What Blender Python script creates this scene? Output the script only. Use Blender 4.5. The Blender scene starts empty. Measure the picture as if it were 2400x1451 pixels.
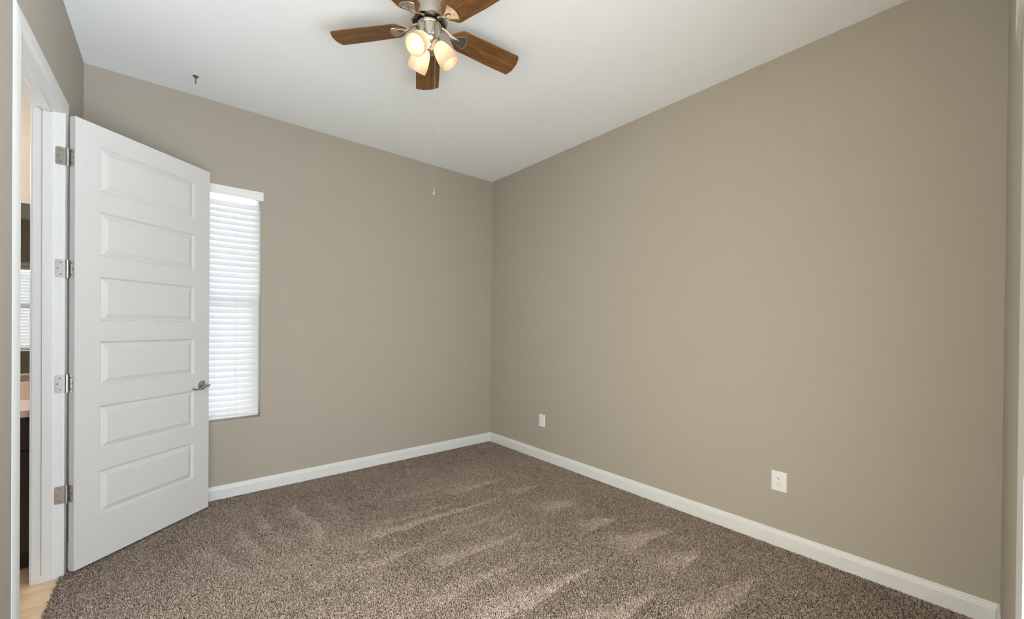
import bpy, bmesh, math
import numpy as np
from mathutils import Vector, Matrix, Euler

# ------------------------------------------------------------------ camera, world, light, exposure
scene = bpy.context.scene
COL = scene.collection
CAM_H = 1.3473
F_PX, SHIFT_PX = 957.135, 44.4022
YAW, PITCH, ROLL = 0.6970, -0.0044, 0.0089

cam_data = bpy.data.cameras.new('camera')
cam = bpy.data.objects.new('camera', cam_data)
COL.objects.link(cam)
cam_data.sensor_fit = 'HORIZONTAL'
cam_data.sensor_width = 36.0
cam_data.lens = 36.0 * F_PX / 2400.0
cam_data.shift_y = SHIFT_PX / 2400.0
cam_data.clip_start = 0.01
cam_data.clip_end = 100
fw = Vector((math.sin(YAW) * math.cos(PITCH), math.cos(YAW) * math.cos(PITCH), math.sin(PITCH)))
rt = Vector((math.cos(YAW), -math.sin(YAW), 0))
up = rt.cross(fw)
r2 = rt * math.cos(ROLL) + up * math.sin(ROLL)
u2 = -rt * math.sin(ROLL) + up * math.cos(ROLL)
M = Matrix((r2, u2, -fw)).transposed().to_4x4()
M.translation = Vector((0, 0, CAM_H))
cam.matrix_world = M
scene.camera = cam

scene.view_settings.view_transform = 'Standard'
scene.view_settings.look = 'None'
scene.view_settings.gamma = 1.0
scene.view_settings.use_curve_mapping = False
scene.view_settings.exposure = 0.05

SKY_STRENGTH = 7.0
LOW_GLOW_STRENGTH = 16
world = bpy.data.worlds.new('daylight')
scene.world = world
world.use_nodes = True
bg = world.node_tree.nodes['Background']
bg.inputs['Color'].default_value = (0.93, 0.975, 1.03, 1)
_n, _l = world.node_tree.nodes, world.node_tree.links.new
_tc = _n.new('ShaderNodeTexCoord')
def _ramp(direction, lo, hi, gain):
    d = _n.new('ShaderNodeVectorMath'); d.operation = 'DOT_PRODUCT'
    d.inputs[1].default_value = direction
    m = _n.new('ShaderNodeMapRange'); m.interpolation_type = 'SMOOTHSTEP'
    m.inputs['From Min'].default_value = lo; m.inputs['From Max'].default_value = hi
    m.inputs['To Min'].default_value = 0.0; m.inputs['To Max'].default_value = gain
    _l(_tc.outputs['Generated'], d.inputs[0]); _l(d.outputs['Value'], m.inputs['Value'])
    return m.outputs['Result']
_sum2 = _n.new('ShaderNodeMath'); _sum2.operation = 'ADD'; _sum2.inputs[1].default_value = SKY_STRENGTH
_l(_ramp(Vector((0.62, -0.50, -0.60)).normalized(), 0.72, 0.97, LOW_GLOW_STRENGTH), _sum2.inputs[0])      # added glow low behind the camera, brightens the ceiling's left
_l(_sum2.outputs[0], bg.inputs['Strength'])

# added low sunlight behind the camera; bounces off left wall onto right wall
FILL_SUN_STRENGTH = 37
fill_sun_data = bpy.data.lights.new('fill_sun', 'SUN')
fill_sun_data.energy = FILL_SUN_STRENGTH; fill_sun_data.angle = math.radians(2.0); fill_sun_data.color = (1.0, 0.97, 0.93)
fill_sun = bpy.data.objects.new('fill_sun', fill_sun_data); COL.objects.link(fill_sun)
fill_sun.rotation_euler = Vector((-1.0, 0.98, -0.24)).to_track_quat('-Z', 'Y').to_euler()

BULB_POWER = 8.5         # emission strength of the fan's bulbs, as seen
FAN_WATTS = 6          # light each fan lamp throws into the room
FAN_COL = (1.0, 0.96, 0.90)
VANITY_POWER = 170.0

def portal(name, loc, rot, sx, sy):
    ld = bpy.data.lights.new(name, 'AREA')
    ld.shape = 'RECTANGLE'
    ld.size, ld.size_y = sx, sy
    ld.cycles.is_portal = True
    o = bpy.data.objects.new(name, ld)
    o.location = loc
    o.rotation_euler = rot
    COL.objects.link(o)
    return o
portal('rear_opening_portal', (0.50, -0.24, 1.07), (math.radians(90), 0, 0), 1.8, 2.2)  # unseen rear opening, assumed open to daylight to light the room
portal('window_portal', (0.17, 4.02, 1.48), (math.radians(-90), 0, 0), 0.86, 1.82)
scene.cycles.max_bounces = 14
scene.cycles.diffuse_bounces = 8
scene.cycles.transmission_bounces = 8
scene.cycles.transparent_max_bounces = 12
scene.cycles.use_denoising = True
scene.cycles.sample_clamp_indirect = 6.0

# ------------------------------------------------------------------ helpers
class MB:
    """collects vertices and faces for one mesh"""
    def __init__(s):
        s.v = []; s.f = []
    def add(s, vs, fs):
        n = len(s.v)
        s.v += [tuple(p) for p in vs]
        s.f += [tuple(i + n for i in f) for f in fs]
    def quad(s, a, b, c, d):
        s.add([a, b, c, d], [(0, 1, 2, 3)])
    def box(s, lo, hi):
        x0, y0, z0 = lo; x1, y1, z1 = hi
        s.add([(x0,y0,z0),(x1,y0,z0),(x1,y1,z0),(x0,y1,z0),(x0,y0,z1),(x1,y0,z1),(x1,y1,z1),(x0,y1,z1)],
              [(3,2,1,0),(4,5,6,7),(0,1,5,4),(1,2,6,5),(2,3,7,6),(3,0,4,7)])
    def prism(s, poly, z0, z1):
        n = len(poly)
        s.add([(x, y, z0) for x, y in poly] + [(x, y, z1) for x, y in poly],
              [tuple(reversed(range(n))), tuple(range(n, 2*n))] + [(i, (i+1) % n, n + (i+1) % n, n + i) for i in range(n)])
    def lathe(s, prof, seg=32, mat=None, cap0=False, cap1=False):
        vs = []; fs = []
        m = len(prof)
        for k in range(seg):
            a = 2 * math.pi * k / seg
            for r, z in prof:
                vs.append(Vector((r * math.cos(a), r * math.sin(a), z)))
        for k in range(seg):
            k2 = (k + 1) % seg
            for i in range(m - 1):
                fs.append((k*m+i, k2*m+i, k2*m+i+1, k*m+i+1))
        if cap0: fs.append(tuple(k*m for k in reversed(range(seg))))
        if cap1: fs.append(tuple(k*m+m-1 for k in range(seg)))
        if mat is not None: vs = [mat @ p for p in vs]
        s.add(vs, fs)
    def tube(s, pts, rad, seg=10, caps=True):
        pts = [Vector(p) for p in pts]
        rad = rad if isinstance(rad, (list, tuple)) else [rad] * len(pts)
        prev = None; vs = []; fs = []
        for i, p in enumerate(pts):
            t = (pts[min(i+1, len(pts)-1)] - pts[max(i-1, 0)]).normalized()
            if prev is None:
                a = Vector((0, 0, 1)) if abs(t.z) < .9 else Vector((1, 0, 0))
                nrm = t.cross(a).normalized()
            else:
                nrm = (prev - t * prev.dot(t)).normalized()
            prev = nrm
            b = t.cross(nrm)
            for k in range(seg):
                a = 2 * math.pi * k / seg
                vs.append(p + (nrm * math.cos(a) + b * math.sin(a)) * rad[i])
        for i in range(len(pts) - 1):
            for k in range(seg):
                k2 = (k + 1) % seg
                fs.append((i*seg+k, i*seg+k2, (i+1)*seg+k2, (i+1)*seg+k))
        if caps:
            fs.append(tuple(reversed(range(seg))))
            fs.append(tuple((len(pts)-1)*seg + k for k in range(seg)))
        s.add(vs, fs)
    def sphere(s, c, r, u=12, v=8, sc=(1, 1, 1)):
        prof = [(max(1e-5, r * math.sin(math.pi * i / v)), -r * math.cos(math.pi * i / v)) for i in range(v + 1)]
        s.lathe(prof, u, Matrix.Translation(c) @ Matrix.Diagonal((*sc, 1)))
    def build(s, name, mat, parent=None, smooth=False, mw=None, bevel=0, bseg=2, weld=False):
        me = bpy.data.meshes.new(name)
        me.from_pydata(s.v, [], s.f)
        bm = bmesh.new(); bm.from_mesh(me)
        if weld or bevel: bmesh.ops.remove_doubles(bm, verts=bm.verts, dist=1e-5)
        bmesh.ops.recalc_face_normals(bm, faces=bm.faces)
        bm.to_mesh(me); bm.free()
        if smooth:
            me.polygons.foreach_set('use_smooth', [True] * len(me.polygons))
            me.set_sharp_from_angle(angle=math.radians(38))
        me.materials.append(mat)
        o = bpy.data.objects.new(name, me)
        COL.objects.link(o)
        if parent is not None: o.parent = parent
        if mw is not None: o.matrix_local = mw
        if bevel:
            b = o.modifiers.new('bevel', 'BEVEL')
            b.width = bevel; b.segments = bseg; b.limit_method = 'ANGLE'; b.angle_limit = math.radians(35)
            me.polygons.foreach_set('use_smooth', [True] * len(me.polygons))
            me.set_sharp_from_angle(angle=math.radians(60))
        return o

def tag(o, label=None, cat=None, group=None, kind=None):
    if label: o['label'] = label
    if cat: o['category'] = cat
    if group: o['group'] = group
    if kind: o['kind'] = kind
    return o
def thing(name, label, cat, loc=(0, 0, 0), rot=(0, 0, 0), group=None, kind=None):
    o = bpy.data.objects.new(name, None)
    o.empty_display_size = 0.05
    COL.objects.link(o)
    o.location = loc; o.rotation_euler = rot
    return tag(o, label, cat, group, kind)

# ------------------------------------------------------------------ materials
def srgb(r, g, b):
    f = lambda c: (c / 255 / 12.92) if c / 255 <= 0.04045 else ((c / 255 + 0.055) / 1.055) ** 2.4
    return (f(r), f(g), f(b), 1)
def mat(name, col, rough=0.5, metal=0.0, spec=0.5, bump=None, trans=None):
    m = bpy.data.materials.new(name); m.use_nodes = True
    nt = m.node_tree; p = nt.nodes['Principled BSDF']
    p.inputs['Base Color'].default_value = col if len(col) == 4 else (*col, 1)
    p.inputs['Roughness'].default_value = rough
    p.inputs['Metallic'].default_value = metal
    p.inputs['Specular IOR Level'].default_value = spec
    if bump:
        sc, st = bump
        tc = nt.nodes.new('ShaderNodeTexCoord')
        nz = nt.nodes.new('ShaderNodeTexNoise'); nz.inputs['Scale'].default_value = sc; nz.inputs['Detail'].default_value = 3
        bp = nt.nodes.new('ShaderNodeBump'); bp.inputs['Strength'].default_value = st; bp.inputs['Distance'].default_value = 0.002
        nt.links.new(tc.outputs['Object'], nz.inputs['Vector'])
        nt.links.new(nz.outputs['Fac'], bp.inputs['Height'])
        nt.links.new(bp.outputs['Normal'], p.inputs['Normal'])
    return m

WALL_COL = (0.400, 0.372, 0.315)
m_wall = mat('tan_wall_paint', WALL_COL, 0.75, spec=0.25, bump=(90, 0.18))
m_ceil = mat('white_ceiling_paint', (0.88, 0.925, 0.955), 0.9, spec=0.2, bump=(70, 0.12))
m_trim = mat('white_trim_paint', (0.70, 0.72, 0.715), 0.38, spec=0.45)
m_door = mat('white_door_paint', (0.645, 0.65, 0.64), 0.42, spec=0.4)
m_plate = mat('white_plastic', (0.78, 0.80, 0.81), 0.35)
m_dark = mat('dark_slot', (0.02, 0.02, 0.02), 0.6)
m_steel = mat('satin_steel_hinge', (0.60, 0.595, 0.57), 0.28, 1.0)
m_chrome = mat('polished_lever', (0.55, 0.55, 0.54), 0.16, 1.0)
m_screw = mat('dark_screw', (0.20, 0.195, 0.185), 0.4, 1.0)
m_nickel = mat('brushed_nickel', (0.60, 0.565, 0.51), 0.24, 1.0)
m_nickel_dark = mat('dark_motor_plate', (0.26, 0.245, 0.225), 0.3, 1.0)
m_hook = mat('grey_hook_metal', (0.14, 0.14, 0.135), 0.45, 0.6)
m_vanity = mat('espresso_wood', srgb(48, 33, 25), 0.35)
m_counter = mat('cream_counter', srgb(232, 218, 206), 0.25)
m_vinyl = mat('white_vinyl', (0.82, 0.83, 0.83), 0.4)

def wood_mat(name, c1, c2, c3, scale, rough=0.4, axis_scale=(1, 9, 9), spec=0.5):
    m = bpy.data.materials.new(name); m.use_nodes = True
    nt = m.node_tree; p = nt.nodes['Principled BSDF']
    tc = nt.nodes.new('ShaderNodeTexCoord'); mp = nt.nodes.new('ShaderNodeMapping')
    mp.inputs['Scale'].default_value = axis_scale
    nz = nt.nodes.new('ShaderNodeTexNoise'); nz.inputs['Scale'].default_value = scale
    nz.inputs['Detail'].default_value = 8; nz.inputs['Roughness'].default_value = 0.65; nz.inputs['Distortion'].default_value = 0.6
    wv = nt.nodes.new('ShaderNodeTexNoise'); wv.inputs['Scale'].default_value = scale * 5.5
    wv.inputs['Detail'].default_value = 4
    mx = nt.nodes.new('ShaderNodeMix'); mx.data_type = 'FLOAT'; mx.inputs[0].default_value = 0.4
    cr = nt.nodes.new('ShaderNodeValToRGB')
    e = cr.color_ramp.elements
    e[0].position = 0.34; e[0].color = c1; e[1].position = 0.66; e[1].color = c3
    k = e.new(0.5); k.color = c2
    L = nt.links.new
    L(tc.outputs['Object'], mp.inputs['Vector']); L(mp.outputs['Vector'], nz.inputs['Vector']); L(mp.outputs['Vector'], wv.inputs['Vector'])
    L(nz.outputs['Fac'], mx.inputs[2]); L(wv.outputs['Fac'], mx.inputs[3]); L(mx.outputs[0], cr.inputs['Fac'])
    L(cr.outputs['Color'], p.inputs['Base Color'])
    p.inputs['Roughness'].default_value = rough
    p.inputs['Specular IOR Level'].default_value = spec
    return m
m_blade = wood_mat('walnut_blade', srgb(64, 42, 21), srgb(108, 73, 37), srgb(144, 104, 56), 2.6, 0.42, (1.2, 14, 14))
m_planks = wood_mat('maple_planks', srgb(196, 166, 128), srgb(222, 196, 160), srgb(236, 214, 182), 1.6, 0.4, (1.2, 11, 11))

def glass_mat(name):
    m = bpy.data.materials.new(name); m.use_nodes = True
    nt = m.node_tree; nt.nodes.remove(nt.nodes['Principled BSDF'])
    out = nt.nodes['Material Output']
    t = nt.nodes.new('ShaderNodeBsdfTransparent'); g = nt.nodes.new('ShaderNodeBsdfGlossy'); g.inputs['Roughness'].default_value = 0.02
    f = nt.nodes.new('ShaderNodeFresnel'); f.inputs['IOR'].default_value = 1.3
    mx = nt.nodes.new('ShaderNodeMixShader')
    nt.links.new(f.outputs[0], mx.inputs[0]); nt.links.new(t.outputs[0], mx.inputs[1]); nt.links.new(g.outputs[0], mx.inputs[2])
    nt.links.new(mx.outputs[0], out.inputs[0])
    return m
m_glass = glass_mat('clear_pane')

def translucent_mat(name, dcol, tcol, fac, gloss=0.05, rough=0.3):
    m = bpy.data.materials.new(name); m.use_nodes = True
    nt = m.node_tree; nt.nodes.remove(nt.nodes['Principled BSDF'])
    out = nt.nodes['Material Output']
    d = nt.nodes.new('ShaderNodeBsdfDiffuse'); d.inputs[0].default_value = (*dcol, 1)
    t = nt.nodes.new('ShaderNodeBsdfTranslucent'); t.inputs[0].default_value = (*tcol, 1)
    g = nt.nodes.new('ShaderNodeBsdfGlossy'); g.inputs['Roughness'].default_value = rough
    m1 = nt.nodes.new('ShaderNodeMixShader'); m1.inputs[0].default_value = fac
    m2 = nt.nodes.new('ShaderNodeMixShader'); m2.inputs[0].default_value = gloss
    L = nt.links.new
    L(d.outputs[0], m1.inputs[1]); L(t.outputs[0], m1.inputs[2]); L(m1.outputs[0], m2.inputs[1]); L(g.outputs[0], m2.inputs[2])
    L(m2.outputs[0], out.inputs[0])
    return m
m_slat = translucent_mat('white_blind_slat', (0.86, 0.87, 0.88), (0.62, 0.63, 0.64), 0.34)
m_shade = translucent_mat('frosted_shade_glass', (0.62, 0.46, 0.29), (0.97, 0.91, 0.82), 0.50, 0.05, 0.35)

def emit_mat(name, col, s):
    m = bpy.data.materials.new(name); m.use_nodes = True
    nt = m.node_tree; p = nt.nodes['Principled BSDF']
    p.inputs['Base Color'].default_value = (0.9, 0.9, 0.9, 1)
    p.inputs['Emission Color'].default_value = (*col, 1)
    p.inputs['Emission Strength'].default_value = s
    return m
m_bulb = emit_mat('lit_bulb', (1.0, 0.92, 0.80), BULB_POWER)
m_vbulb = emit_mat('lit_vanity_bulb', (1.0, 0.88, 0.81), VANITY_POWER)
m_mirror = mat('mirror_silver', (0.86, 0.88, 0.87), 0.01, 1.0)

def yarn_mat():
    m = bpy.data.materials.new('brown_frieze_yarn'); m.use_nodes = True
    nt = m.node_tree; p = nt.nodes['Principled BSDF']
    at = nt.nodes.new('ShaderNodeAttribute'); at.attribute_name = 'yarn_tone_sheen'
    cr = nt.nodes.new('ShaderNodeValToRGB')
    e = cr.color_ramp.elements
    e[0].position = 0.0; e[0].color = srgb(96, 83, 72)
    e[1].position = 1.0; e[1].color = srgb(236, 221, 208)
    k = e.new(0.5); k.color = srgb(176, 160, 147)
    nt.links.new(at.outputs['Fac'], cr.inputs['Fac'])
    nt.links.new(cr.outputs['Color'], p.inputs['Base Color'])
    p.inputs['Roughness'].default_value = 0.9
    p.inputs['Specular IOR Level'].default_value = 0.1
    return m
m_yarn = yarn_mat()
m_backing = mat('brown_carpet_backing', srgb(92, 78, 66), 0.95, spec=0.05)

# ------------------------------------------------------------------ room shell
CEIL = 3.05
XR, XL, YB = 2.913, -0.440, 3.863       # right wall, left wall, back wall
WT = 0.105                              # left wall thickness
FLOOR = -0.012                          # hard floor; the carpet pile reaches z = 0
def rear(b): return -0.013 - (2.913 - b) * 0.0145   # rear wall face, a hair off square

fl = MB(); fl.box((XL - 0.004, -0.3, -0.16), (XR + 0.12, YB + 0.14, FLOOR - 0.001))
tag(fl.build('floor', m_backing), 'brown carpet backing floor of the bedroom', 'floor', kind='structure')
ce = MB(); ce.box((XL - 0.12, -0.3, CEIL), (XR + 0.12, YB + 0.14, CEIL + 0.12))
tag(ce.build('ceiling', m_ceil), 'flat white ceiling of the bedroom', 'ceiling', kind='structure')
wr = MB(); wr.box((XR, -0.3, FLOOR), (XR + 0.12, YB + 0.14, CEIL))
tag(wr.build('wall_right', m_wall), 'long tan wall with two white outlets', 'wall', kind='structure')

# back wall with the window hole, rounded drywall edges round the hole
HX0, HX1, HZ0, HZ1 = -0.225, 0.5625, 0.598, 2.385
BR = 0.016
wb = MB()
y0 = YB
ox0, ox1, oz0, oz1 = HX0 - BR, HX1 + BR, HZ0 - BR, HZ1 + BR
xa, xb, za, zb = XL - 0.12, XR, FLOOR, CEIL
for (a0, a1, c0, c1) in ((xa, ox0, za, zb), (ox1, xb, za, zb), (ox0, ox1, za, oz0), (ox0, ox1, oz1, zb)):
    wb.quad((a0, y0, c0), (a1, y0, c0), (a1, y0, c1), (a0, y0, c1))
rings = []
for k in range(7):
    a = math.pi / 2 * k / 6
    rings.append((BR * (1 - math.sin(a)), BR * (1 - math.cos(a))))
rings.append((0, 0.14))
for (w0, d0), (w1, d1) in zip(rings[:-1], rings[1:]):
    c0 = [(HX0 - w0, y0 + d0, HZ0 - w0), (HX1 + w0, y0 + d0, HZ0 - w0), (HX1 + w0, y0 + d0, HZ1 + w0), (HX0 - w0, y0 + d0, HZ1 + w0)]
    c1 = [(HX0 - w1, y0 + d1, HZ0 - w1), (HX1 + w1, y0 + d1, HZ0 - w1), (HX1 + w1, y0 + d1, HZ1 + w1), (HX0 - w1, y0 + d1, HZ1 + w1)]
    for i in range(4):
        wb.quad(c0[i], c0[(i+1) % 4], c1[(i+1) % 4], c1[i])
for (a0, a1, c0, c1) in ((xa, HX0, za, zb), (HX1, xb, za, zb), (HX0, HX1, za, HZ0), (HX0, HX1, HZ1, zb)):
    wb.quad((a0, y0 + 0.14, c0), (a1, y0 + 0.14, c0), (a1, y0 + 0.14, c1), (a0, y0 + 0.14, c1))
wbo = wb.build('wall_back', m_wall, weld=True)
tag(wbo, 'tan wall with the narrow window and white blind', 'wall', kind='structure')

# left wall with the doorway to the bathroom
JY0, JY1, JZ = 2.366, 3.200, 2.456      # clear opening between jambs, head height
wl = MB()
wl.box((XL - WT, -0.2, FLOOR), (XL, JY0 - 0.018, CEIL))
wl.box((XL - WT, JY1 + 0.018, FLOOR), (XL, YB, CEIL))
wl.box((XL - WT, JY0 - 0.018, JZ + 0.018), (XL, JY1 + 0.018, CEIL))
tag(wl.build('wall_left', m_wall), 'tan wall holding the open doorway at left', 'wall', kind='structure')

# rear wall (seen at a grazing angle) with a wide opening the camera stands in, made open to daylight to light the room
OB0, OB1, OZ = -0.36, 1.36, 2.14
wq = MB()
def rear_block(b0, b1, z0, z1):
    wq.prism([(b0, rear(b0)), (b0, rear(b0) - 0.14), (b1, rear(b1) - 0.14), (b1, rear(b1))], z0, z1)
rear_block(OB1, XR, FLOOR, CEIL); rear_block(XL, OB0, FLOOR, CEIL); rear_block(OB0, OB1, OZ, CEIL)
tag(wq.build('wall_rear', m_wall), 'tan wall edge seen at the far right of the photo', 'wall', kind='structure')
tj = MB()
tj.prism([(1.60, rear(1.60) + 0.001), (1.60, rear(1.60) - 0.002), (OB1, rear(OB1) - 0.002), (OB1, rear(OB1) + 0.001)], FLOOR, OZ)
tj.prism([(OB1 + 0.002, rear(OB1) + 0.001), (OB1 + 0.002, rear(OB1) - 0.15), (OB1 - 0.016, rear(OB1) - 0.15), (OB1 - 0.016, rear(OB1) + 0.001)], FLOOR, OZ)
tag(tj.build('trim_1', m_trim), 'white trim board strip at the right edge of the photo', 'trim', kind='structure')
th = MB()
th.prism([(1.855, rear(1.855)), (1.75, rear(1.75) + 0.0096), (OB0 - 0.1, rear(OB0 - 0.1) + 0.0096), (OB0 - 0.1, rear(OB0 - 0.1))], OZ, OZ + 0.11)
tag(th.build('trim_2', m_trim), 'white header trim in the top right corner', 'trim', kind='structure')

# baseboards: one profile run along each wall
BASE = [(0.014, FLOOR), (0.014, 0.068), (0.0125, 0.072), (0.0115, 0.079), (0.0075, 0.087), (0.0065, 0.0945), (0.0035, 0.0977), (0.0, 0.0977)]
def baseboard(name, ends, label):
    # ends: list of (function t -> point) for both ends
    b = MB()
    A = [ends[0](t, z) for t, z in BASE]; B = [ends[1](t, z) for t, z in BASE]
    for i in range(len(BASE) - 1):
        b.quad(A[i], B[i], B[i+1], A[i+1])
    b.add(A + [ends[0](0, FLOOR)], [tuple(range(len(A) + 1))]); b.add(B + [ends[1](0, FLOOR)], [tuple(range(len(B) + 1))])
    tag(b.build(name, m_trim, weld=True), label, 'baseboard', kind='structure')
baseboard('baseboard_back', [lambda t, z: (XL + t, YB - t, z), lambda t, z: (XR - t, YB - t, z)], 'white baseboard under the narrow window wall')
baseboard('baseboard_right', [lambda t, z: (XR - t, YB - t, z), lambda t, z: (XR - t, rear(XR) + t, z)], 'white baseboard below the two outlets')
baseboard('baseboard_rear', [lambda t, z: (XR - t, rear(XR - t) + t * 0.9, z), lambda t, z: (1.62, rear(1.62) + t * 0.9, z)], 'white baseboard end at the far right corner')
baseboard('baseboard_left', [lambda t, z: (XL + t, JY1 + 0.092, z), lambda t, z: (XL + t, YB - t, z)], 'white baseboard hidden behind the open door')

# door jamb, stop and casing (one trim unit)
JX0 = XL - WT - 0.001
jm = MB()
jm.box((JX0, JY1, FLOOR), (XL + 0.001, JY1 + 0.018, JZ + 0.018))
jm.box((JX0, JY0 - 0.018, FLOOR), (XL + 0.001, JY0, JZ + 0.018))
jm.box((JX0, JY0, JZ), (XL + 0.001, JY1, JZ + 0.018))
jamb = jm.build('trim_3', m_trim)
tag(jamb, 'white door frame of the bathroom doorway at left', 'door frame', kind='structure')
st = MB()
SX0, SX1 = -0.511, -0.4755
st.box((SX0, JY1 - 0.011, 0.03), (SX1, JY1, JZ)); st.box((SX0, JY0, 0.03), (SX1, JY0 + 0.011, JZ)); st.box((SX0, JY0 + 0.011, JZ - 0.011), (SX1, JY1 - 0.011, JZ))
st.build('door_stop', m_trim, jamb, bevel=0.002)
CASE = [(0.0, 0.0), (0.0, 0.0080), (0.003, 0.0096), (0.012, 0.010), (0.018, 0.0088), (0.026, 0.0094), (0.036, 0.0082), (0.046, 0.0060), (0.055, 0.0032), (0.0605, 0.0012), (0.0615, 0.0)]
def casing(x0, sgn, reveal, zb):
    c = MB()
    def path(w, t):
        wf = w * 1.22            # the hinge-side leg is a little wider and square-edged
        t2 = t if w < 0.02 else (0.0115 if w < 0.0612 else 0.0)
        x, x2 = x0 + sgn * t, x0 + sgn * t2
        return [(x, JY0 - reveal - w, zb), (x, JY0 - reveal - w, JZ + reveal + w * 1.2), (x2, JY1 + reveal + wf, JZ + reveal + w * 1.2), (x2, JY1 + reveal + wf, zb)]
    P = [path(w, t) for w, t in CASE]
    for a, b in zip(P[:-1], P[1:]):
        for i in range(3): c.quad(a[i], a[i+1], b[i+1], b[i])
    return c
casing(XL, 1, 0.005, FLOOR).build('casing', m_trim, jamb, weld=True)
casing(XL - WT, -1, 0.005, FLOOR).build('casing', m_trim, jamb, weld=True)

# ------------------------------------------------------------------ door_1 (open, six raised panels)
DX = Vector((0.75770722, 0.65259465, 0)); DN = Vector((0.65259465, -0.75770722, 0))
P0 = Vector((-0.392, 3.176, 0.0))
DW, DT, DZ0, DZ1 = 0.806, 0.035, 0.013, 2.451
door = thing('door_1', 'white six-panel door standing open in front of the window', 'door', P0, (0, 0, 0), kind='structure')
mw = Matrix((DX, -DN, Vector((0, 0, 1)))).transposed().to_4x4(); mw.translation = P0
door.matrix_world = mw           # local: x along width, y into the door (away from the camera), z up
PU0, PU1 = 0.118, 0.690
tops = [2.3385, 1.9735, 1.6085, 1.2435, 0.8795, 0.5145]
PH = 0.252
db = MB()
def face(yf, sg):
    us = [0, PU0, PU1, DW]
    zs = [DZ0]
    for t in reversed(tops): zs += [t - PH, t]
    zs.append(DZ1)
    for i in range(3):
        for j in range(len(zs) - 1):
            if i == 1 and j % 2 == 1:
                u0, u1, z0, z1 = us[1], us[2], zs[j], zs[j+1]
                prof = [(0, 0), (0.002, 0.0028), (0.0045, 0.0036), (0.007, 0.0085), (0.0095, 0.0125), (0.012, 0.013), (0.0385, 0.0022), (0.0395, 0.0010), (0.041, 0.0007)]
                R = [[(u0+w, yf + sg*d, z0+w), (u1-w, yf + sg*d, z0+w), (u1-w, yf + sg*d, z1-w), (u0+w, yf + sg*d, z1-w)] for w, d in prof]
                for a, b in zip(R[:-1], R[1:]):
                    for k in range(4): db.quad(a[k], a[(k+1) % 4], b[(k+1) % 4], b[k])
                db.quad(*R[-1])
            else:
                db.quad((us[i], yf, zs[j]), (us[i+1], yf, zs[j]), (us[i+1], yf, zs[j+1]), (us[i], yf, zs[j+1]))
face(0.0, 1); face(DT, -1)
zs = [DZ0]
for t in reversed(tops): zs += [t - PH, t]
zs.append(DZ1)
for j in range(len(zs) - 1):
    for u in (0, DW): db.quad((u, 0, zs[j]), (u, DT, zs[j]), (u, DT, zs[j+1]), (u, 0, zs[j+1]))
us = [0, PU0, PU1, DW]
for i in range(3):
    for z in (DZ0, DZ1): db.quad((us[i], 0, z), (us[i+1], 0, z), (us[i+1], DT, z), (us[i], DT, z))
db.build('door_slab', m_door, door, weld=True)

# lever handle: rosette, hub, lever
HU, HZ = 0.752, 0.908
lev = MB()
ry = Matrix.Translation((HU, 0, HZ)) @ Matrix.Rotation(math.radians(90), 4, 'X')
lev.lathe([(0.0001, 0.013), (0.016, 0.013), (0.019, 0.011), (0.024, 0.009), (0.027, 0.0065), (0.0315, 0.005), (0.033, 0.0025), (0.033, 0.0)], 36, ry, cap1=True)
handle = lev.build('rosette', m_chrome, door, smooth=True)
handle['label'] = 'round chrome lever rosette'
ha = MB()
ha.lathe([(0.0115, 0.010), (0.0105, 0.020), (0.0095, 0.028), (0.011, 0.038), (0.0125, 0.045), (0.0115, 0.052), (0.007, 0.057), (0.0001, 0.058)], 24, ry, cap0=True)
ha.tube([(HU + 0.012, -0.048, HZ + 0.001), (HU + 0.002, -0.048, HZ), (HU - 0.014, -0.048, HZ - 0.003), (HU - 0.034, -0.047, HZ - 0.009), (HU - 0.058, -0.045, HZ - 0.0165), (HU - 0.080, -0.042, HZ - 0.020), (HU - 0.098, -0.038, HZ - 0.016), (HU - 0.106, -0.036, HZ - 0.009), (HU - 0.102, -0.035, HZ - 0.004)],
        [0.008, 0.0088, 0.0082, 0.007, 0.006, 0.0055, 0.0052, 0.005, 0.0035], 12)
hl = ha.build('lever', m_chrome, handle, smooth=True)
lb = MB()
lb.box((DW - 0.0015, 0.006, HZ - 0.028), (DW + 0.0012, 0.029, HZ + 0.028))
lb.build('latch_plate', m_steel, door)
# lever on the hidden face
lb2 = MB()
ry2 = Matrix.Translation((HU, DT, HZ)) @ Matrix.Rotation(math.radians(-90), 4, 'X')
lb2.lathe([(0.0001, 0.013), (0.019, 0.011), (0.027, 0.0065), (0.033, 0.0025), (0.033, 0.0)], 36, ry2, cap1=True)
lb2.lathe([(0.0115, 0.010), (0.0095, 0.028), (0.0125, 0.045), (0.007, 0.057), (0.0001, 0.058)], 24, ry2, cap0=True)
lb2.tube([(HU, DT + 0.048, HZ), (HU - 0.05, DT + 0.046, HZ - 0.014), (HU - 0.1, DT + 0.038, HZ - 0.012)], [0.008, 0.006, 0.004], 10)
lb2.build('lever', m_chrome, door, smooth=True)

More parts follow.
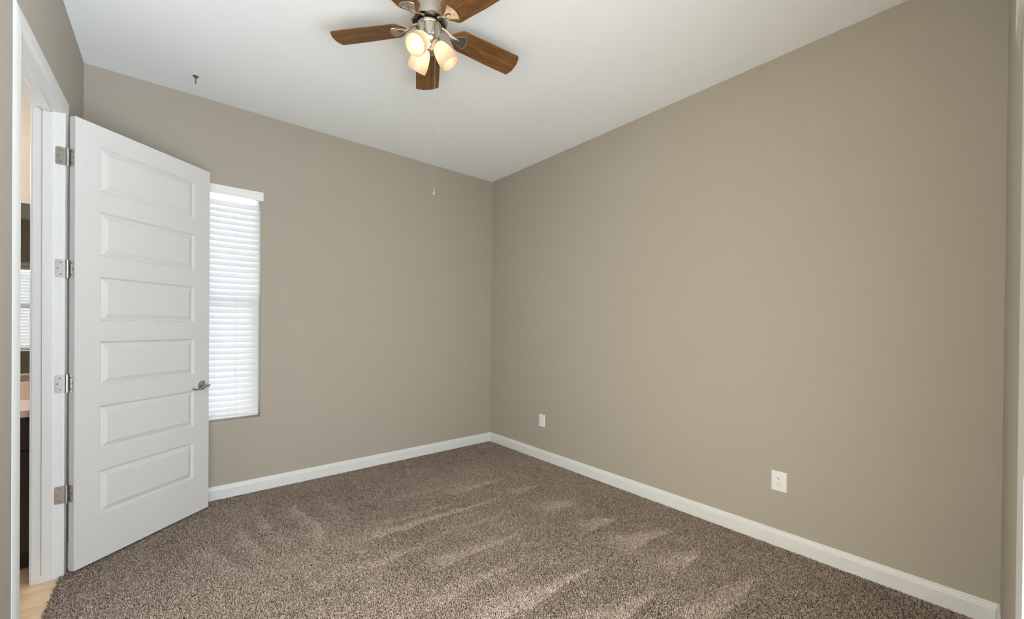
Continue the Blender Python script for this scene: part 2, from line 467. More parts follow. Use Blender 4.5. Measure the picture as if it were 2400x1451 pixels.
# hinges: jamb leaf, door leaf, knuckle, screws
PIN = Vector((-0.4225, 3.1945, 0))
def to_door(v): return mw.inverted() @ v
HINGES = (2.231, 1.635, 1.022, 0.430)
for zc in HINGES:
    h = MB()
    hh = 0.047
    p = to_door(Vector((PIN.x, PIN.y, zc)))
    for k in range(5):
        z0 = p.z - hh + k * (2 * hh / 5)
        h.lathe([(0.0001, z0 + 0.0006), (0.0062, z0 + 0.0006), (0.0062, z0 + 2 * hh / 5 - 0.0006), (0.0001, z0 + 2 * hh / 5 - 0.0006)], 16, Matrix.Translation((p.x, p.y, 0)))
    h.lathe([(0.0001, p.z - hh - 0.003), (0.004, p.z - hh - 0.002), (0.004, p.z + hh + 0.002), (0.0001, p.z + hh + 0.004)], 12, Matrix.Translation((p.x, p.y, 0)))
    hg = h.build('hinge', m_steel, door, smooth=True)
    # leaf on the jamb face (y = JY1)
    def leaf(corners_fn, name, w):
        poly = []
        r = 0.008
        for (cx, cz, a0) in ((w - r, hh - r, 0), (w - r, -hh + r, -90)):
            arc = [(cx + r * math.cos(math.radians(a0 + 90 - 90 * i / 5)), cz + r * math.sin(math.radians(a0 + 90 - 90 * i / 5))) for i in range(6)]
            poly += arc
        poly = [(0.0, hh)] + poly + [(0.0, -hh)]
        l = MB()
        front = [corners_fn(a, c, 0.0022) for a, c in poly]; back = [corners_fn(a, c, -0.0005) for a, c in poly]
        n = len(poly)
        l.add(front + back, [tuple(range(n)), tuple(reversed(range(n, 2*n)))] + [(i, (i+1) % n, n + (i+1) % n, n + i) for i in range(n)])
        lo = l.build(name, m_steel, hg)
        s = MB()
        for a, c in ((w * 0.52, 0.031), (w * 0.76, 0.0), (w * 0.52, -0.031)):
            ctr = corners_fn(a, c, 0.0022); q = corners_fn(a, c, 0.0034)
            ax = (q - ctr).normalized()
            rot = Vector((0, 0, 1)).rotation_difference(ax).to_matrix().to_4x4()
            s.lathe([(0.0042, -0.0005), (0.0040, 0.0004), (0.0020, 0.0008), (0.0001, 0.0003)], 12, Matrix.Translation(ctr) @ rot)
        s.build('screws', m_screw, hg, smooth=True)
    leaf(lambda a, c, t: to_door(Vector((PIN.x - 0.002 - a, JY1 - t, zc + c))), 'jamb_leaf', 0.042)
    leaf(lambda a, c, t: Vector((-t, DT - 0.001 - a, zc + c)), 'door_leaf', 0.030)

# ------------------------------------------------------------------ window_1 with its blind
def window(name, x0, x1, z0, z1, yf, sgn, label):
    """vinyl single-hung window; yf = inside face of the frame, depth runs sgn*y outward"""
    w = MB(); d = 0.05
    def bx(a0, a1, c0, c1, f=0.0, dd=d):
        ya, yb_ = yf + sgn * f, yf + sgn * (f + dd)
        w.box((a0, min(ya, yb_), c0), (a1, max(ya, yb_), c1))
    fr = 0.026
    bx(x0, x0 + fr, z0, z1); bx(x1 - fr, x1, z0, z1); bx(x0 + fr, x1 - fr, z0, z0 + fr); bx(x0 + fr, x1 - fr, z1 - fr, z1)
    root = w.build(name, m_vinyl)
    tag(root, label, 'window', kind='structure')
    s = MB(); zm = (z0 + z1) / 2 + 0.03
    for (a0, a1, c0, c1) in ((x0+fr, x0+fr+0.035, z0+fr, zm), (x1-fr-0.035, x1-fr, z0+fr, zm), (x0+fr+0.035, x1-fr-0.035, z0+fr, z0+fr+0.04), (x0+fr, x1-fr, zm-0.005, zm+0.045)):
        ya, yb_ = yf + sgn * 0.006, yf + sgn * 0.034
        s.box((a0, min(ya, yb_), c0), (a1, max(ya, yb_), c1))
    s.build('sash', m_vinyl, root)
    g = MB()
    for c0, c1 in ((z0 + fr, zm), (zm, z1 - fr)):
        ya, yb_ = yf + sgn * 0.02, yf + sgn * 0.024
        g.box((x0 + fr, min(ya, yb_), c0), (x1 - fr, max(ya, yb_), c1))
    g.build('pane', m_glass, root)
window('window_1', HX0 + 0.001, HX1 - 0.001, HZ0 + 0.001, HZ1 - 0.001, YB + 0.085, 1, 'narrow window behind the white blind')

def blind(name, x0, x1, zt, zb_, yc, sgn, label, vx0, vx1, vz0, vz1, wall_y, ang, group=None):
    root = thing(name, label, 'blind', ((x0 + x1) / 2, yc, zb_))
    ox, oy, oz = (x0 + x1) / 2, yc, zb_
    L = lambda x, y, z: (x - ox, y - oy, z - oz)
    sl = MB(); pitch = 0.0462; hw = 0.0255
    n = int((zt - zb_ - 0.03) / pitch)
    for i in range(n):
        zc = zb_ + 0.046 + i * pitch
        a = math.radians(ang + 2.0 * math.sin(i * 1.7))
        # slat cross-section: slightly crowned strip; room edge low
        cs = []
        for t in (-1, -0.5, 0, 0.5, 1):
            u = t * hw; cr = 0.002 * (1 - t * t)
            yy = -sgn * (u * math.cos(a)) ; zz = -u * math.sin(a)
            cs.append((yy - sgn * cr * math.sin(a), zz + cr * math.cos(a)))
        top = [(L(x0, yc + y, zc + z), L(x1, yc + y, zc + z)) for y, z in cs]
        bot = [(L(x0, yc + y + sgn * 0.0026 * math.sin(a), zc + z - 0.0026 * math.cos(a)), L(x1, yc + y + sgn * 0.0026 * math.sin(a), zc + z - 0.0026 * math.cos(a))) for y, z in cs]
        ring = top + bot[::-1]
        m = len(ring)
        sl.add([p[0] for p in ring] + [p[1] for p in ring],
               [(k, (k+1) % m, m + (k+1) % m, m + k) for k in range(m)] + [tuple(range(m)), tuple(reversed(range(m, 2*m)))])
    sl.build('slats', m_slat, root)
    br = MB(); br.box(L(x0, yc - 0.024, zb_ + 0.0), L(x1, yc + 0.024, zb_ + 0.020))
    br.build('bottom_rail', m_vinyl, root, bevel=0.004)
    hr = MB(); hr.box(L(x0, yc - 0.027, zt - 0.005), L(x1, yc + 0.027, zt + 0.045))
    hr.build('headrail', m_vinyl, root)
    cd = MB()
    nc = 2
    for k in range(nc):
        xx = x1 - 0.155 - k * (x1 - x0 - 0.31)
        for dy in (-0.026, 0.026):
            cd.tube([L(xx, yc + dy, zb_ + 0.01), L(xx, yc + dy, zt)], 0.0011, 6)
    cd.build('ladder_cords', m_vinyl, root)
    # moulded valance with returned ends
    va = MB()
    prof = [(0.0, vz0), (0.018, vz0), (0.021, vz0 + 0.004), (0.021, vz0 + 0.014), (0.017, vz0 + 0.020), (0.016, vz0 + 0.042), (0.021, vz0 + 0.052), (0.025, vz0 + 0.060), (0.025, vz1 - 0.003), (0.022, vz1), (0.0, vz1)]
    A = [L(vx0, wall_y - sgn * t, z) for t, z in prof]; B = [L(vx1, wall_y - sgn * t, z) for t, z in prof]
    m = len(prof)
    va.add(A + B, [(k, (k+1) % m, m + (k+1) % m, m + k) for k in range(m)] + [tuple(range(m)), tuple(reversed(range(m, 2*m)))])
    va.build('valance', m_vinyl, root)
    return root
blind('window_blind', HX0 + 0.010, HX1 - 0.009, 2.350, 0.628, YB + 0.032, 1,
      'white slatted blind over the narrow window, partly behind the open door', HX0 - 0.018, 0.5775, 2.346, 2.4155, YB, 70)

# ------------------------------------------------------------------ bathroom glimpsed through the doorway
BX0, BY0, BC = -3.2, -1.28, 2.83
BYB = 3.895
bf = MB(); bf.box((BX0, BY0, -0.14), (XL - 0.0045, BYB + 0.02, FLOOR))
tag(bf.build('floor', m_planks), 'pale maple plank floor seen through the doorway', 'floor', kind='structure')
bw = MB(); bw.box((BX0, BYB, FLOOR), (XL - WT + 0.002, BYB + 0.1, BC))
tag(bw.build('wall_bath_back', m_wall), 'bathroom wall behind the mirror', 'wall', kind='structure')
bl = MB(); bl.box((BX0 - 0.1, BY0 - 0.1, FLOOR), (BX0, BYB + 0.1, BC))
tag(bl.build('wall_bath_left', m_wall), 'bathroom side wall out of sight', 'wall', kind='structure')
bc = MB(); bc.box((BX0, BY0 - 0.1, BC), (XL - WT, BYB + 0.1, BC + 0.1))
tag(bc.build('ceiling', m_ceil), 'white bathroom ceiling reflected in the mirror', 'ceiling', kind='structure')
WX0, WX1, WZ0, WZ1 = -2.05, -1.15, 0.93, 2.16
br_ = MB()
for (a0, a1, c0, c1) in ((BX0, WX0, FLOOR, BC), (WX1, XL - WT, FLOOR, BC), (WX0, WX1, FLOOR, WZ0), (WX0, WX1, WZ1, BC)):
    br_.box((a0, BY0 - 0.1, c0), (a1, BY0, c1))
tag(br_.build('wall_bath_rear', m_wall), 'bathroom window wall reflected in the mirror', 'wall', kind='structure')
bs = MB(); bs.box((XL - WT - 0.002, BY0 - 0.1, FLOOR), (XL - WT + 0.05, -0.2, BC))
tag(bs.build('wall_bath_right', m_wall), 'bathroom side wall behind the camera', 'wall', kind='structure')
window('window_2', WX0 + 0.001, WX1 - 0.001, WZ0 + 0.001, WZ1 - 0.001, BY0 - 0.045, -1, 'bathroom window reflected in the mirror')
blind('window_blind', WX0 + 0.008, WX1 - 0.008, 2.11, 0.95, BY0 - 0.006, -1,
      'cream-lit slatted blind reflected in the bathroom mirror', WX0 - 0.02, WX1 + 0.02, 2.145, 2.215, BY0, 98)

mi = MB(); mi.box((-2.2, BYB - 0.006, 1.030), (XL - WT - 0.01, BYB, 2.086))
mirror = mi.build('wall_mirror', m_mirror)
tag(mirror, 'frameless mirror above the bathroom vanity, seen through the doorway', 'mirror')
mc = MB(); mc.box((-2.2, BYB - 0.010, 1.018), (XL - WT - 0.01, BYB - 0.0005, 1.029))
mc.build('bottom_channel', m_trim, mirror)
# vanity: cabinet, countertop
VX0, VX1, VYF = -2.2, -0.565, 3.432
cab = MB(); cab.box((VX0, VYF, 0.075), (VX1, BYB - 0.002, 0.828)); cab.box((VX0 + 0.01, VYF + 0.02, FLOOR), (VX1 - 0.004, BYB - 0.01, 0.075))
cabinet = cab.build('vanity_cabinet', m_vanity)
tag(cabinet, 'dark espresso vanity cabinet behind the doorway jamb', 'cabinet')
def panel(name, x0, x1, z0, z1, mat_, parent):
    p = MB()
    prof = [(0, 0.0), (0, 0.018), (0.003, 0.02), (0.048, 0.02), (0.054, 0.012), (0.062, 0.011), (0.085, 0.018)]
    R = [[(x0+w, VYF - d, z0+w), (x1-w, VYF - d, z0+w), (x1-w, VYF - d, z1-w), (x0+w, VYF - d, z1-w)] for w, d in prof]
    for a, b in zip(R[:-1], R[1:]):
        for k in range(4): p.quad(a[k], a[(k+1) % 4], b[(k+1) % 4], b[k])
    p.quad(*R[-1])
    return p.build(name, mat_, parent, weld=True)
for k in range(4):
    xx1 = VX1 - 0.012 - k * 0.402
    panel('drawer_front', xx1 - 0.392, xx1, 0.655, 0.812, m_vanity, cabinet)
    panel('cabinet_door', xx1 - 0.392, xx1, 0.09, 0.640, m_vanity, cabinet)
ct = MB(); ct.box((VX0, VYF - 0.032, 0.8285), (XL - WT - 0.003, BYB - 0.001, 0.868))
ctop = ct.build('countertop', m_counter, bevel=0.004)
tag(ctop, 'cream countertop on the dark vanity cabinet', 'countertop')
bk = MB(); bk.box((VX0, BYB - 0.021, 0.868), (XL - WT - 0.003, BYB - 0.001, 0.978))
bk.build('backsplash', m_counter, ctop, bevel=0.003)
# warm vanity light bar above the mirror (lights the pinkish wall)
vl = thing('vanity_light', 'warm light bar above the bathroom mirror', 'lamp', (-1.30, BYB, 2.30))
vb = MB(); vb.box((-0.35, -0.03, -0.05), (0.35, 0, 0.05)); vb.build('back_plate', m_nickel, vl, bevel=0.006)
for k in range(3):
    b = MB(); b.sphere((-0.24 + 0.24 * k, -0.14, 0.0), 0.05, 16, 10); b.build('globe', m_vbulb, vl, smooth=True)
    n_ = MB(); n_.tube([(-0.24 + 0.24 * k, -0.03, 0), (-0.24 + 0.24 * k, -0.10, 0)], 0.02, 12); n_.build('socket', m_nickel, vl, smooth=True)

# ------------------------------------------------------------------ ceiling fan
FC = Vector((1.0492, 1.9577, CEIL))
fan = thing('ceiling_fan', 'nickel ceiling fan with five walnut blades and three lit glass shades', 'ceiling fan', FC)
mo = MB()
mo.lathe([(0.088, 0.0), (0.0905, -0.006), (0.090, -0.055), (0.0915, -0.060), (0.0950, -0.064), (0.0955, -0.071), (0.0935, -0.076), (0.0945, -0.084), (0.093, -0.094), (0.088, -0.0965), (0.082, -0.0945)], 64)
housing = mo.build('motor_housing', m_nickel, fan, smooth=True)
mp_ = MB()
mp_.lathe([(0.082, -0.090), (0.066, -0.088), (0.064, -0.098), (0.030, -0.099), (0.030, -0.085)], 48)
mp_.build('flywheel', m_nickel_dark, fan, smooth=True)
nk = MB()
nk.lathe([(0.040, -0.088), (0.040, -0.099), (0.044, -0.102), (0.044, -0.106), (0.036, -0.110)], 40)
nk.build('neck', m_nickel, fan, smooth=True)
fit = MB()
fit.lathe([(0.030, -0.1085), (0.058, -0.1085), (0.0625, -0.111), (0.063, -0.116), (0.0605, -0.120), (0.0555, -0.123), (0.0545, -0.130), (0.0540, -0.176), (0.0525, -0.188), (0.048, -0.198), (0.040, -0.207), (0.029, -0.215), (0.022, -0.222), (0.019, -0.230), (0.015, -0.238), (0.008, -0.243), (0.0001, -0.244)], 56)
kit = fit.build('light_kit', m_nickel, fan, smooth=True)
rg = MB()
rg.lathe([(0.0615, -0.1072), (0.0642, -0.1085), (0.0645, -0.1115), (0.0630, -0.113)], 56)
rg.build('fitter_ring', m_nickel_dark, kit, smooth=True)

BL = 0.5246; BWD = 0.1467
DROOP, BPITCH = math.radians(3.9), math.radians(11.3)
def blade_outline():
    pts = []
    hw = BWD / 2
    def arc(cx, cy, r, a0, a1, n=8):
        return [(cx + r * math.cos(math.radians(a0 + (a1-a0)*i/n)), cy + r * math.sin(math.radians(a0 + (a1-a0)*i/n))) for i in range(n+1)]
    # tip (slightly bowed end), corners, then tapered rounded root
    pts += [(BL - 0.006, -hw + 0.012), (BL + 0.004, -hw * 0.4), (BL + 0.006, 0), (BL + 0.004, hw * 0.4), (BL - 0.006, hw - 0.012)]
    pts += arc(BL - 0.020, hw - 0.013, 0.013, 25, 90, 5)
    rw = hw * 0.93
    pts += [(0.35, hw * 0.985), (0.24, rw)]
    pts += arc(0.190, rw - 0.045, 0.045, 95, 150, 6)
    pts += [(0.128, 0.022), (0.124, 0), (0.128, -0.022)]
    pts += arc(0.190, -rw + 0.045, 0.045, 210, 265, 6)
    pts += [(0.24, -rw), (0.35, -hw * 0.985)]
    pts += arc(BL - 0.020, -hw + 0.013, 0.013, -90, -25, 5)
    return pts
bo = blade_outline()
bm_ = MB(); bm_.prism(bo, -0.0028, 0.0028)
im = MB()
# plate under the blade: shield with a raised rim
sh = [(0.126, 0.012), (0.140, 0.0165), (0.158, 0.0245), (0.176, 0.034), (0.188, 0.0415), (0.1935, 0.0425), (0.1975, 0.0395), (0.205, 0.027), (0.210, 0.013), (0.2115, 0.0)]
sh = sh + [(x, -y) for x, y in reversed(sh[:-1])]
im.prism(sh, -0.0072, -0.0030)
rim = [(x, y, -0.0072) for x, y in sh[4:-4]]
im.tube(rim, 0.0028, 8)
for sg in (1, -1):
    im.tube([(x, sg * (y - 0.001), -0.0070) for x, y in sh[0:6]], 0.0016, 6)
# swept arm from the flywheel to the plate
arm = [(0.062, 0.0180), (0.072, 0.0178), (0.083, 0.0155), (0.094, 0.0110), (0.105, 0.0045), (0.116, -0.0020), (0.127, -0.0070), (0.140, -0.0092), (0.156, -0.0100), (0.170, -0.0086)]
ws = [0.0135, 0.0130, 0.0118, 0.0110, 0.0106, 0.0104, 0.0106, 0.0112, 0.0105, 0.007]
av = []; af = []
for k, ((x0, z0), w0) in enumerate(zip(arm, ws)):
    t = 0.0034
    av += [(x0, -w0, z0), (x0, -w0*0.6, z0-t), (x0, w0*0.6, z0-t), (x0, w0, z0), (x0, w0*0.6, z0+t), (x0, -w0*0.6, z0+t)]
    if k:
        o_ = (k-1)*6
        af += [(o_+i, o_+(i+1)%6, o_+6+(i+1)%6, o_+6+i) for i in range(6)]
af += [tuple(range(6)), tuple((len(arm)-1)*6+i for i in range(6))]
im.add(av, af)
for sy in (-0.014, 0.014):
    im.lathe([(0.0042, -0.0072), (0.0038, -0.0088), (0.0001, -0.0094)], 12, Matrix.Translation((0.184, sy, 0)))
blade0 = iron0 = None
for k in range(5):
    a = 0.471 + k * math.radians(72)
    mloc = Matrix.Translation((0, 0, 2.9355 - CEIL)) @ Matrix.Rotation(math.pi / 2 - a, 4, 'Z') @ Matrix.Rotation(DROOP, 4, 'Y') @ Matrix.Rotation(-BPITCH, 4, 'X')
    mirn = Matrix.Translation((0, 0, 2.9355 - CEIL)) @ Matrix.Rotation(math.pi / 2 - a, 4, 'Z') @ Matrix.Rotation(DROOP, 4, 'Y') @ Matrix.Rotation(-BPITCH, 4, 'X')
    if blade0 is None:
        blade0 = bm_.build('blade', m_blade, fan, mw=mloc, bevel=0.0015)
        iron0 = im.build('blade_bracket', m_nickel, blade0, smooth=True)
    else:
        b2 = blade0.copy(); COL.objects.link(b2); b2.parent = fan; b2.matrix_local = mloc
        i2 = iron0.copy(); COL.objects.link(i2); i2.parent = b2; i2.matrix_local = Matrix.Identity(4)

# three shades with sockets and bulbs
SL = 0.116
shade_out = [(0.020, 0.0), (0.0285, 0.004), (0.0350, 0.012), (0.0405, 0.024), (0.0460, 0.042), (0.0502, 0.064), (0.0525, 0.084), (0.0530, 0.102), (0.0520, SL)]
shade_in = [(r - 0.0028, t) for r, t in reversed(shade_out[1:])] + [(0.018, 0.004)]
shade_in[0] = (0.0498, SL)
sm = MB(); sm.lathe(shade_out + shade_in, 48)
sk = MB(); sk.lathe([(0.0001, -0.030), (0.012, -0.030), (0.0125, -0.022), (0.019, -0.018), (0.0215, -0.010), (0.023, -0.004), (0.0235, 0.004), (0.021, 0.006), (0.0001, 0.006)], 32)
bb = MB(); bb.lathe([(0.0001, 0.006), (0.012, 0.006), (0.013, 0.020), (0.017, 0.030), (0.0235, 0.042), (0.0265, 0.054), (0.0255, 0.066), (0.020, 0.076), (0.010, 0.082), (0.0001, 0.0835)], 28)
shade0 = None
for az, rho, tl in ((-152.0, 0.128, 43.0), (97.0, 0.122, 43.0), (-26.0, 0.112, 37.0)):
    d = Vector((math.cos(math.radians(az)), math.sin(math.radians(az)), 0))
    TILT = math.radians(tl)
    ax = d * math.sin(TILT) - Vector((0, 0, 1)) * math.cos(TILT)
    rimc = d * rho + Vector((0, 0, 2.757 - CEIL))
    org = rimc - ax * SL
    xax = ax.cross(Vector((0, 0, 1))).normalized(); yax = ax.cross(xax)
    mloc = Matrix((xax, yax, ax)).transposed().to_4x4(); mloc.translation = org
    ks = MB()
    # short bent arm from the fitter to the socket
    s0 = Vector((d.x * 0.030, d.y * 0.030, -0.190)); s1 = org - ax * 0.026
    ks.tube([s0, (s0 * 0.5 + s1 * 0.5) , s1], [0.009, 0.009, 0.010], 14)
    if shade0 is None:
        shade0 = sm.build('lamp_shade', m_shade, fan, smooth=True, mw=mloc)
        sock0 = sk.build('socket', m_nickel, shade0, smooth=True)
        bulb0 = bb.build('bulb', m_bulb, shade0, smooth=True)
        sh_ = shade0
    else:
        sh_ = shade0.copy(); COL.objects.link(sh_); sh_.parent = fan; sh_.matrix_local = mloc
        for s in (sock0, bulb0):
            c = s.copy(); COL.objects.link(c); c.parent = sh_; c.matrix_local = Matrix.Identity(4)
    ld = bpy.data.lights.new('fan_lamp', 'SPOT')
    ld.energy = FAN_WATTS; ld.color = FAN_COL; ld.spot_size = math.radians(158); ld.spot_blend = 0.6; ld.shadow_soft_size = 0.03
    lo = bpy.data.objects.new('fan_lamp', ld); COL.objects.link(lo); lo.parent = sh_
    lo.matrix_local = Matrix.Translation((0, 0, SL + 0.012)) @ Matrix.Rotation(math.pi, 4, 'X')
    ks.build('lamp_arm', m_nickel, kit, smooth=True)

def chain(x, y, z0, z1, pend):
    c = MB()
    n = int((z0 - z1) / 0.0042)
    for i in range(n):
        c.sphere((x, y, z0 - (i + 0.5) * (z0 - z1) / n), 0.00155, 6, 4)
    c.tube([(x, y, z0), (x, y, z1)], 0.0005, 5)
    o = c.build('pull_chain', m_nickel, fan, smooth=True)
    p = MB()
    if pend:
        p.lathe([(0.0001, z1 + 0.004), (0.0028, z1 + 0.002), (0.0032, z1 - 0.004), (0.0018, z1 - 0.008), (0.0001, z1 - 0.009)], 12, Matrix.Translation((x, y, 0)))
        ring = [(x + 0.0062 * math.sin(t), y, z1 - 0.026 - 0.0062 * math.cos(t)) for t in [math.radians(-125 + 25 * i) for i in range(11)]]
        p.tube(ring, 0.0013, 8)
        p.tube([(x, y, z1 - 0.008), (x, y, z1 - 0.017), (x + 0.003, y, z1 - 0.021)], 0.0011, 8)
    else:
        p.lathe([(0.0001, z1 + 0.002), (0.0035, z1 - 0.002), (0.0045, z1 - 0.014), (0.002, z1 - 0.02), (0.0001, z1 - 0.021)], 12, Matrix.Translation((x, y, 0)))
    p.build('chain_pendant', m_nickel, o, smooth=True)
chain(-0.0009, -0.0565 - 0.008, -0.112, 2.062 - CEIL, True)
chain(-0.026, -0.056, -0.185, 2.795 - CEIL, False)

# ------------------------------------------------------------------ ceiling hook
hk = MB()
hk.lathe([(0.0001, 0.0), (0.0165, 0.0), (0.0165, -0.003), (0.0135, -0.007), (0.006, -0.010), (0.0042, -0.014), (0.0001, -0.014)], 24)
hook = hk.build('ceiling_hook', m_hook, None, smooth=True)
hook.location = (0.128, 3.565, CEIL)
tag(hook, 'small grey metal hook screwed into the ceiling above the door', 'hook')
h2 = MB()
h2.tube([(0, 0, -0.010), (0, 0, -0.024), (0.0005, 0, -0.030), (0.0005, 0.001, -0.040), (-0.001, 0.001, -0.047), (-0.001, 0, -0.052)], [0.0042, 0.0030, 0.0030, 0.0036, 0.0030, 0.0018], 10)
h2.build('hook_shank', m_hook, hook, smooth=True)

# ------------------------------------------------------------------ outlets on the right wall
def outlet(y, z, label):
    root = thing('wall_outlet', label, 'outlet', (XR, y, z), group='white duplex outlets on the right wall')
    p = MB(); hw, hh = 0.0425, 0.0615
    prof = [(0, 0.0), (0, 0.002), (0.003, 0.0048), (0.006, 0.0056)]
    R = [[(-t, -hw + w, -hh + w), (-t, hw - w, -hh + w), (-t, hw - w, hh - w), (-t, -hw + w, hh - w)] for w, t in prof]
    for a, b in zip(R[:-1], R[1:]):
        for k in range(4): p.quad(a[k], a[(k+1) % 4], b[(k+1) % 4], b[k])
    p.quad(*R[-1])
    p.build('cover_plate', m_plate, root, weld=True)
    for s in (1, -1):
        rc = MB()
        n = 28; r = 0.0172; cz = s * 0.0195
        poly = []
        for i in range(n):
            a = 2 * math.pi * i / n
            poly.append((max(-0.0155, min(0.0155, r * math.cos(a))), cz + max(-0.0135, min(0.0135, r * math.sin(a)))))
        rc.add([(-0.0056, a, b) for a, b in poly] + [(-0.0082, a * 0.97, cz + (b - cz) * 0.97) for a, b in poly],
               [tuple(range(n, 2*n))] + [(i, (i+1) % n, n + (i+1) % n, n + i) for i in range(n)])
        ro = rc.build('receptacle', m_plate, root)
        sl = MB()
        sl.box((-0.0086, 0.0045, cz + 0.0005), (-0.0080, 0.0066, cz + 0.0085))
        sl.box((-0.0086, -0.0066, cz + 0.0012), (-0.0080, -0.0048, cz + 0.0078))
        pl = [(0.0027 * math.cos(2*math.pi*i/14), cz - 0.0062 + 0.0027 * math.sin(2*math.pi*i/14)) for i in range(14)]
        sl.add([(-0.0086, a, b) for a, b in pl], [tuple(range(14))])
        sl.build('slots', m_dark, ro)
    sc = MB(); sc.lathe([(0.0032, 0.0), (0.003, 0.001), (0.0001, 0.0014)], 14, Matrix.Translation((-0.0056, 0, 0)) @ Matrix.Rotation(math.radians(-90), 4, 'Y'))
    sc.build('screw', m_plate, root, smooth=True)
outlet(2.9857, 0.3925, 'white duplex outlet nearest the room corner')
outlet(0.8740, 0.3980, 'white duplex outlet toward the right end of the wall, with dark slots')

# ------------------------------------------------------------------ carpet pile
rng = np.random.default_rng(7)
def carpet():
    X0, X1, Y0, Y1 = XL - 0.007, XR - 0.012, 0.02, YB - 0.012
    sp = 0.0050
    nx, ny = int((X1 - X0) / sp), int((Y1 - Y0) / sp)
    gx, gy = np.meshgrid(np.arange(nx), np.arange(ny))
    px = X0 + (gx.ravel() + 0.5 + rng.uniform(-.48, .48, nx * ny)) * (X1 - X0) / nx
    py = Y0 + (gy.ravel() + 0.5 + rng.uniform(-.48, .48, nx * ny)) * (Y1 - Y0) / ny
    depth = px * math.sin(YAW) + py * math.cos(YAW)
    keep = (depth > 1.55) | (rng.random(len(px)) < 0.12)
    # pile stops at the door frame
    keep &= ~((px < XL + 0.012) & ((py > JY1 - 0.004) | (py < JY0 + 0.004)))
    px, py = px[keep], py[keep]
    n = len(px)
    sm = lambda t: np.clip(t, 0, 1) ** 2 * (3 - 2 * np.clip(t, 0, 1))
    def cloud(scale, seed):      # smooth value noise on the floor plane
        g = np.random.default_rng(seed).uniform(-1, 1, (64, 64))
        u, v = (px + 1) / scale, (py + 1) / scale
        i, j = np.floor(u).astype(int), np.floor(v).astype(int)
        fu, fv = sm(u - i), sm(v - j); i %= 63; j %= 63
        return (g[i, j] * (1-fu) + g[i+1, j] * fu) * (1-fv) + (g[i, j+1] * (1-fu) + g[i+1, j+1] * fu) * fv
    wx = px + 0.035 * cloud(.11, 3); wy = py + 0.022 * cloud(.16, 4) + 0.010 * cloud(.05, 5)
    # vacuum strokes: positive = pile brushed away from the lens
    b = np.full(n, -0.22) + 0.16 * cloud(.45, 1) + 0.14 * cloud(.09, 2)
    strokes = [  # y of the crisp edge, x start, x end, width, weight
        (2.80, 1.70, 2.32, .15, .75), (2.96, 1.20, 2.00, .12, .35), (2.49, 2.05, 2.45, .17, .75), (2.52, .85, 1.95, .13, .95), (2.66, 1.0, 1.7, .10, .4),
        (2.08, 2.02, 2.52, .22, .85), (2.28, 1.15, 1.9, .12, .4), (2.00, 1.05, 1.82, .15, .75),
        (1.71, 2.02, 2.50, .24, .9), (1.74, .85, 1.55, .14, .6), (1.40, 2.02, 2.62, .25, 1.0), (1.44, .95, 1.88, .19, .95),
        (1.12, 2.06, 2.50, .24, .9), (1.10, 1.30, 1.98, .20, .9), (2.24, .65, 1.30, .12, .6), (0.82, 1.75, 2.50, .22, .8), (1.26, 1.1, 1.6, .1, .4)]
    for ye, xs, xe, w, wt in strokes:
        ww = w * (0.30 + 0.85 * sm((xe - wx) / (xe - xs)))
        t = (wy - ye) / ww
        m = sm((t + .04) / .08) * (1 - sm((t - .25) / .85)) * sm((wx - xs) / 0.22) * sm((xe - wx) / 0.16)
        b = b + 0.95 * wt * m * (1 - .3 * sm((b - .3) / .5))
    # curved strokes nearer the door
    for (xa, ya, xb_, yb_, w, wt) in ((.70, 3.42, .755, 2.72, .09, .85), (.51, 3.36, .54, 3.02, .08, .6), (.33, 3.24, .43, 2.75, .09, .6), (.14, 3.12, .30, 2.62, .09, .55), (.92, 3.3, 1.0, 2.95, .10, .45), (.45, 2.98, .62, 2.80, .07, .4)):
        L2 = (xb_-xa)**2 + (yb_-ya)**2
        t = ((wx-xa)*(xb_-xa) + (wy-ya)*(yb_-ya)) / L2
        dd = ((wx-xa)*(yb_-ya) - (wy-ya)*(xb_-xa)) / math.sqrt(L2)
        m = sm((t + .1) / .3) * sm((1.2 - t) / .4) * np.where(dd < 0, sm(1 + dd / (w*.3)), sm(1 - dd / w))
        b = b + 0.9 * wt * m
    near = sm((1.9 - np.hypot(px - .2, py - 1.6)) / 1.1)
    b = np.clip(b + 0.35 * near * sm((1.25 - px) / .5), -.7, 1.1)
    # broad lean axis: along the view ground direction
    lx, ly = math.sin(YAW), math.cos(YAW)
    ang = rng.uniform(0, 2 * np.pi, n)
    mag = rng.uniform(.0030, .0088, n)
    dx = mag * np.cos(ang) + b * 0.0065 * lx
    dy = mag * np.sin(ang) + b * 0.0065 * ly
    h = rng.uniform(.0070, .0120, n)
    bend = rng.uniform(-.0036, .0036, (2, n))
    rad0 = rng.uniform(.0017, .0024, n)
    rings = [(0.0, 0.0, 1.0), (0.40, 0.66, 1.1), (0.78, 0.95, .95), (1.0, 1.0, .35)]
    nr = len(rings); ph = rng.uniform(0, 2 * np.pi, n)
    V = np.empty((n, nr, 3, 3), np.float32)
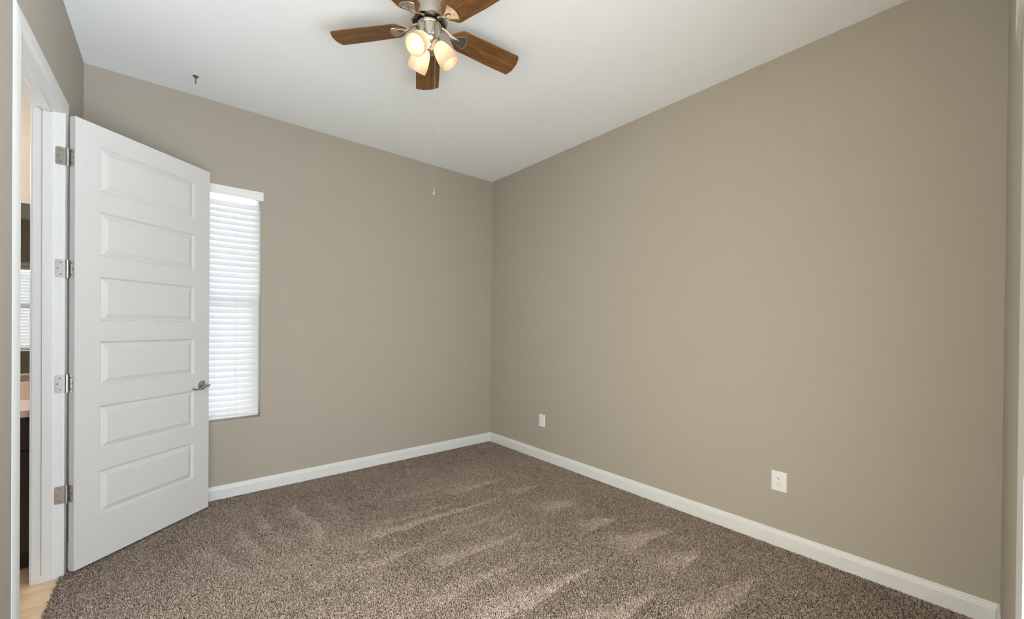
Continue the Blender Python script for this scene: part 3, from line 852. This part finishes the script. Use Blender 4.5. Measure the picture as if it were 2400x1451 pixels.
    for i, (fl_, fh, fr_) in enumerate(rings):
        cx = px + dx * fl_ + bend[0] * math.sin(math.pi * fl_); cy = py + dy * fl_ + bend[1] * math.sin(math.pi * fl_); cz = FLOOR - 0.001 + h * fh
        for j in range(3):
            a = ph + j * 2.0944 + i * 0.8
            V[:, i, j, 0] = np.clip(cx + rad0 * fr_ * np.cos(a), XL - 0.016, XR - 0.0145)
            V[:, i, j, 1] = np.minimum(cy + rad0 * fr_ * np.sin(a), YB - 0.0145)
            V[:, i, j, 2] = cz + (0.35 * rad0 * fr_ * np.sin(a + 1.0) if i else 0)
    nv = nr * 3
    q = []
    for i in range(nr - 1):
        for j in range(3):
            j2 = (j + 1) % 3
            q.append((i*3+j, i*3+j2, (i+1)*3+j2, (i+1)*3+j))
    q = np.array(q, np.int32)
    tri = np.array([(nr-1)*3, (nr-1)*3+1, (nr-1)*3+2], np.int32)
    base = (np.arange(n, dtype=np.int32) * nv)
    Q = (base[:, None, None] + q[None]).reshape(n, -1)
    T = base[:, None] + tri[None]
    loops = np.concatenate([Q, T], axis=1).ravel()
    nq = len(q)
    sizes = np.tile(np.array([4] * nq + [3], np.int32), n)
    starts = np.concatenate([[0], np.cumsum(sizes)[:-1]]).astype(np.int32)
    me = bpy.data.meshes.new('carpet')
    me.vertices.add(n * nv); me.vertices.foreach_set('co', V.ravel())
    me.loops.add(len(loops)); me.loops.foreach_set('vertex_index', loops)
    me.polygons.add(len(sizes)); me.polygons.foreach_set('loop_start', starts)
    me.update(calc_edges=True)
    tone = np.clip(rng.normal(.50, .21, n) + 0.27 * b, 0, 1)      # random yarn tone, plus stroke sheen painted lighter and darker into the colour
    at = me.attributes.new('yarn_tone_sheen', 'FLOAT', 'POINT')
    at.data.foreach_set('value', np.repeat(tone, nv).astype(np.float32))
    me.polygons.foreach_set('use_smooth', np.ones(len(sizes), bool))
    me.materials.append(m_yarn)
    o = bpy.data.objects.new('carpet', me)
    COL.objects.link(o)
    tag(o, 'brown frieze carpet with vacuum strokes covering the bedroom floor', 'carpet', kind='stuff')
carpet()
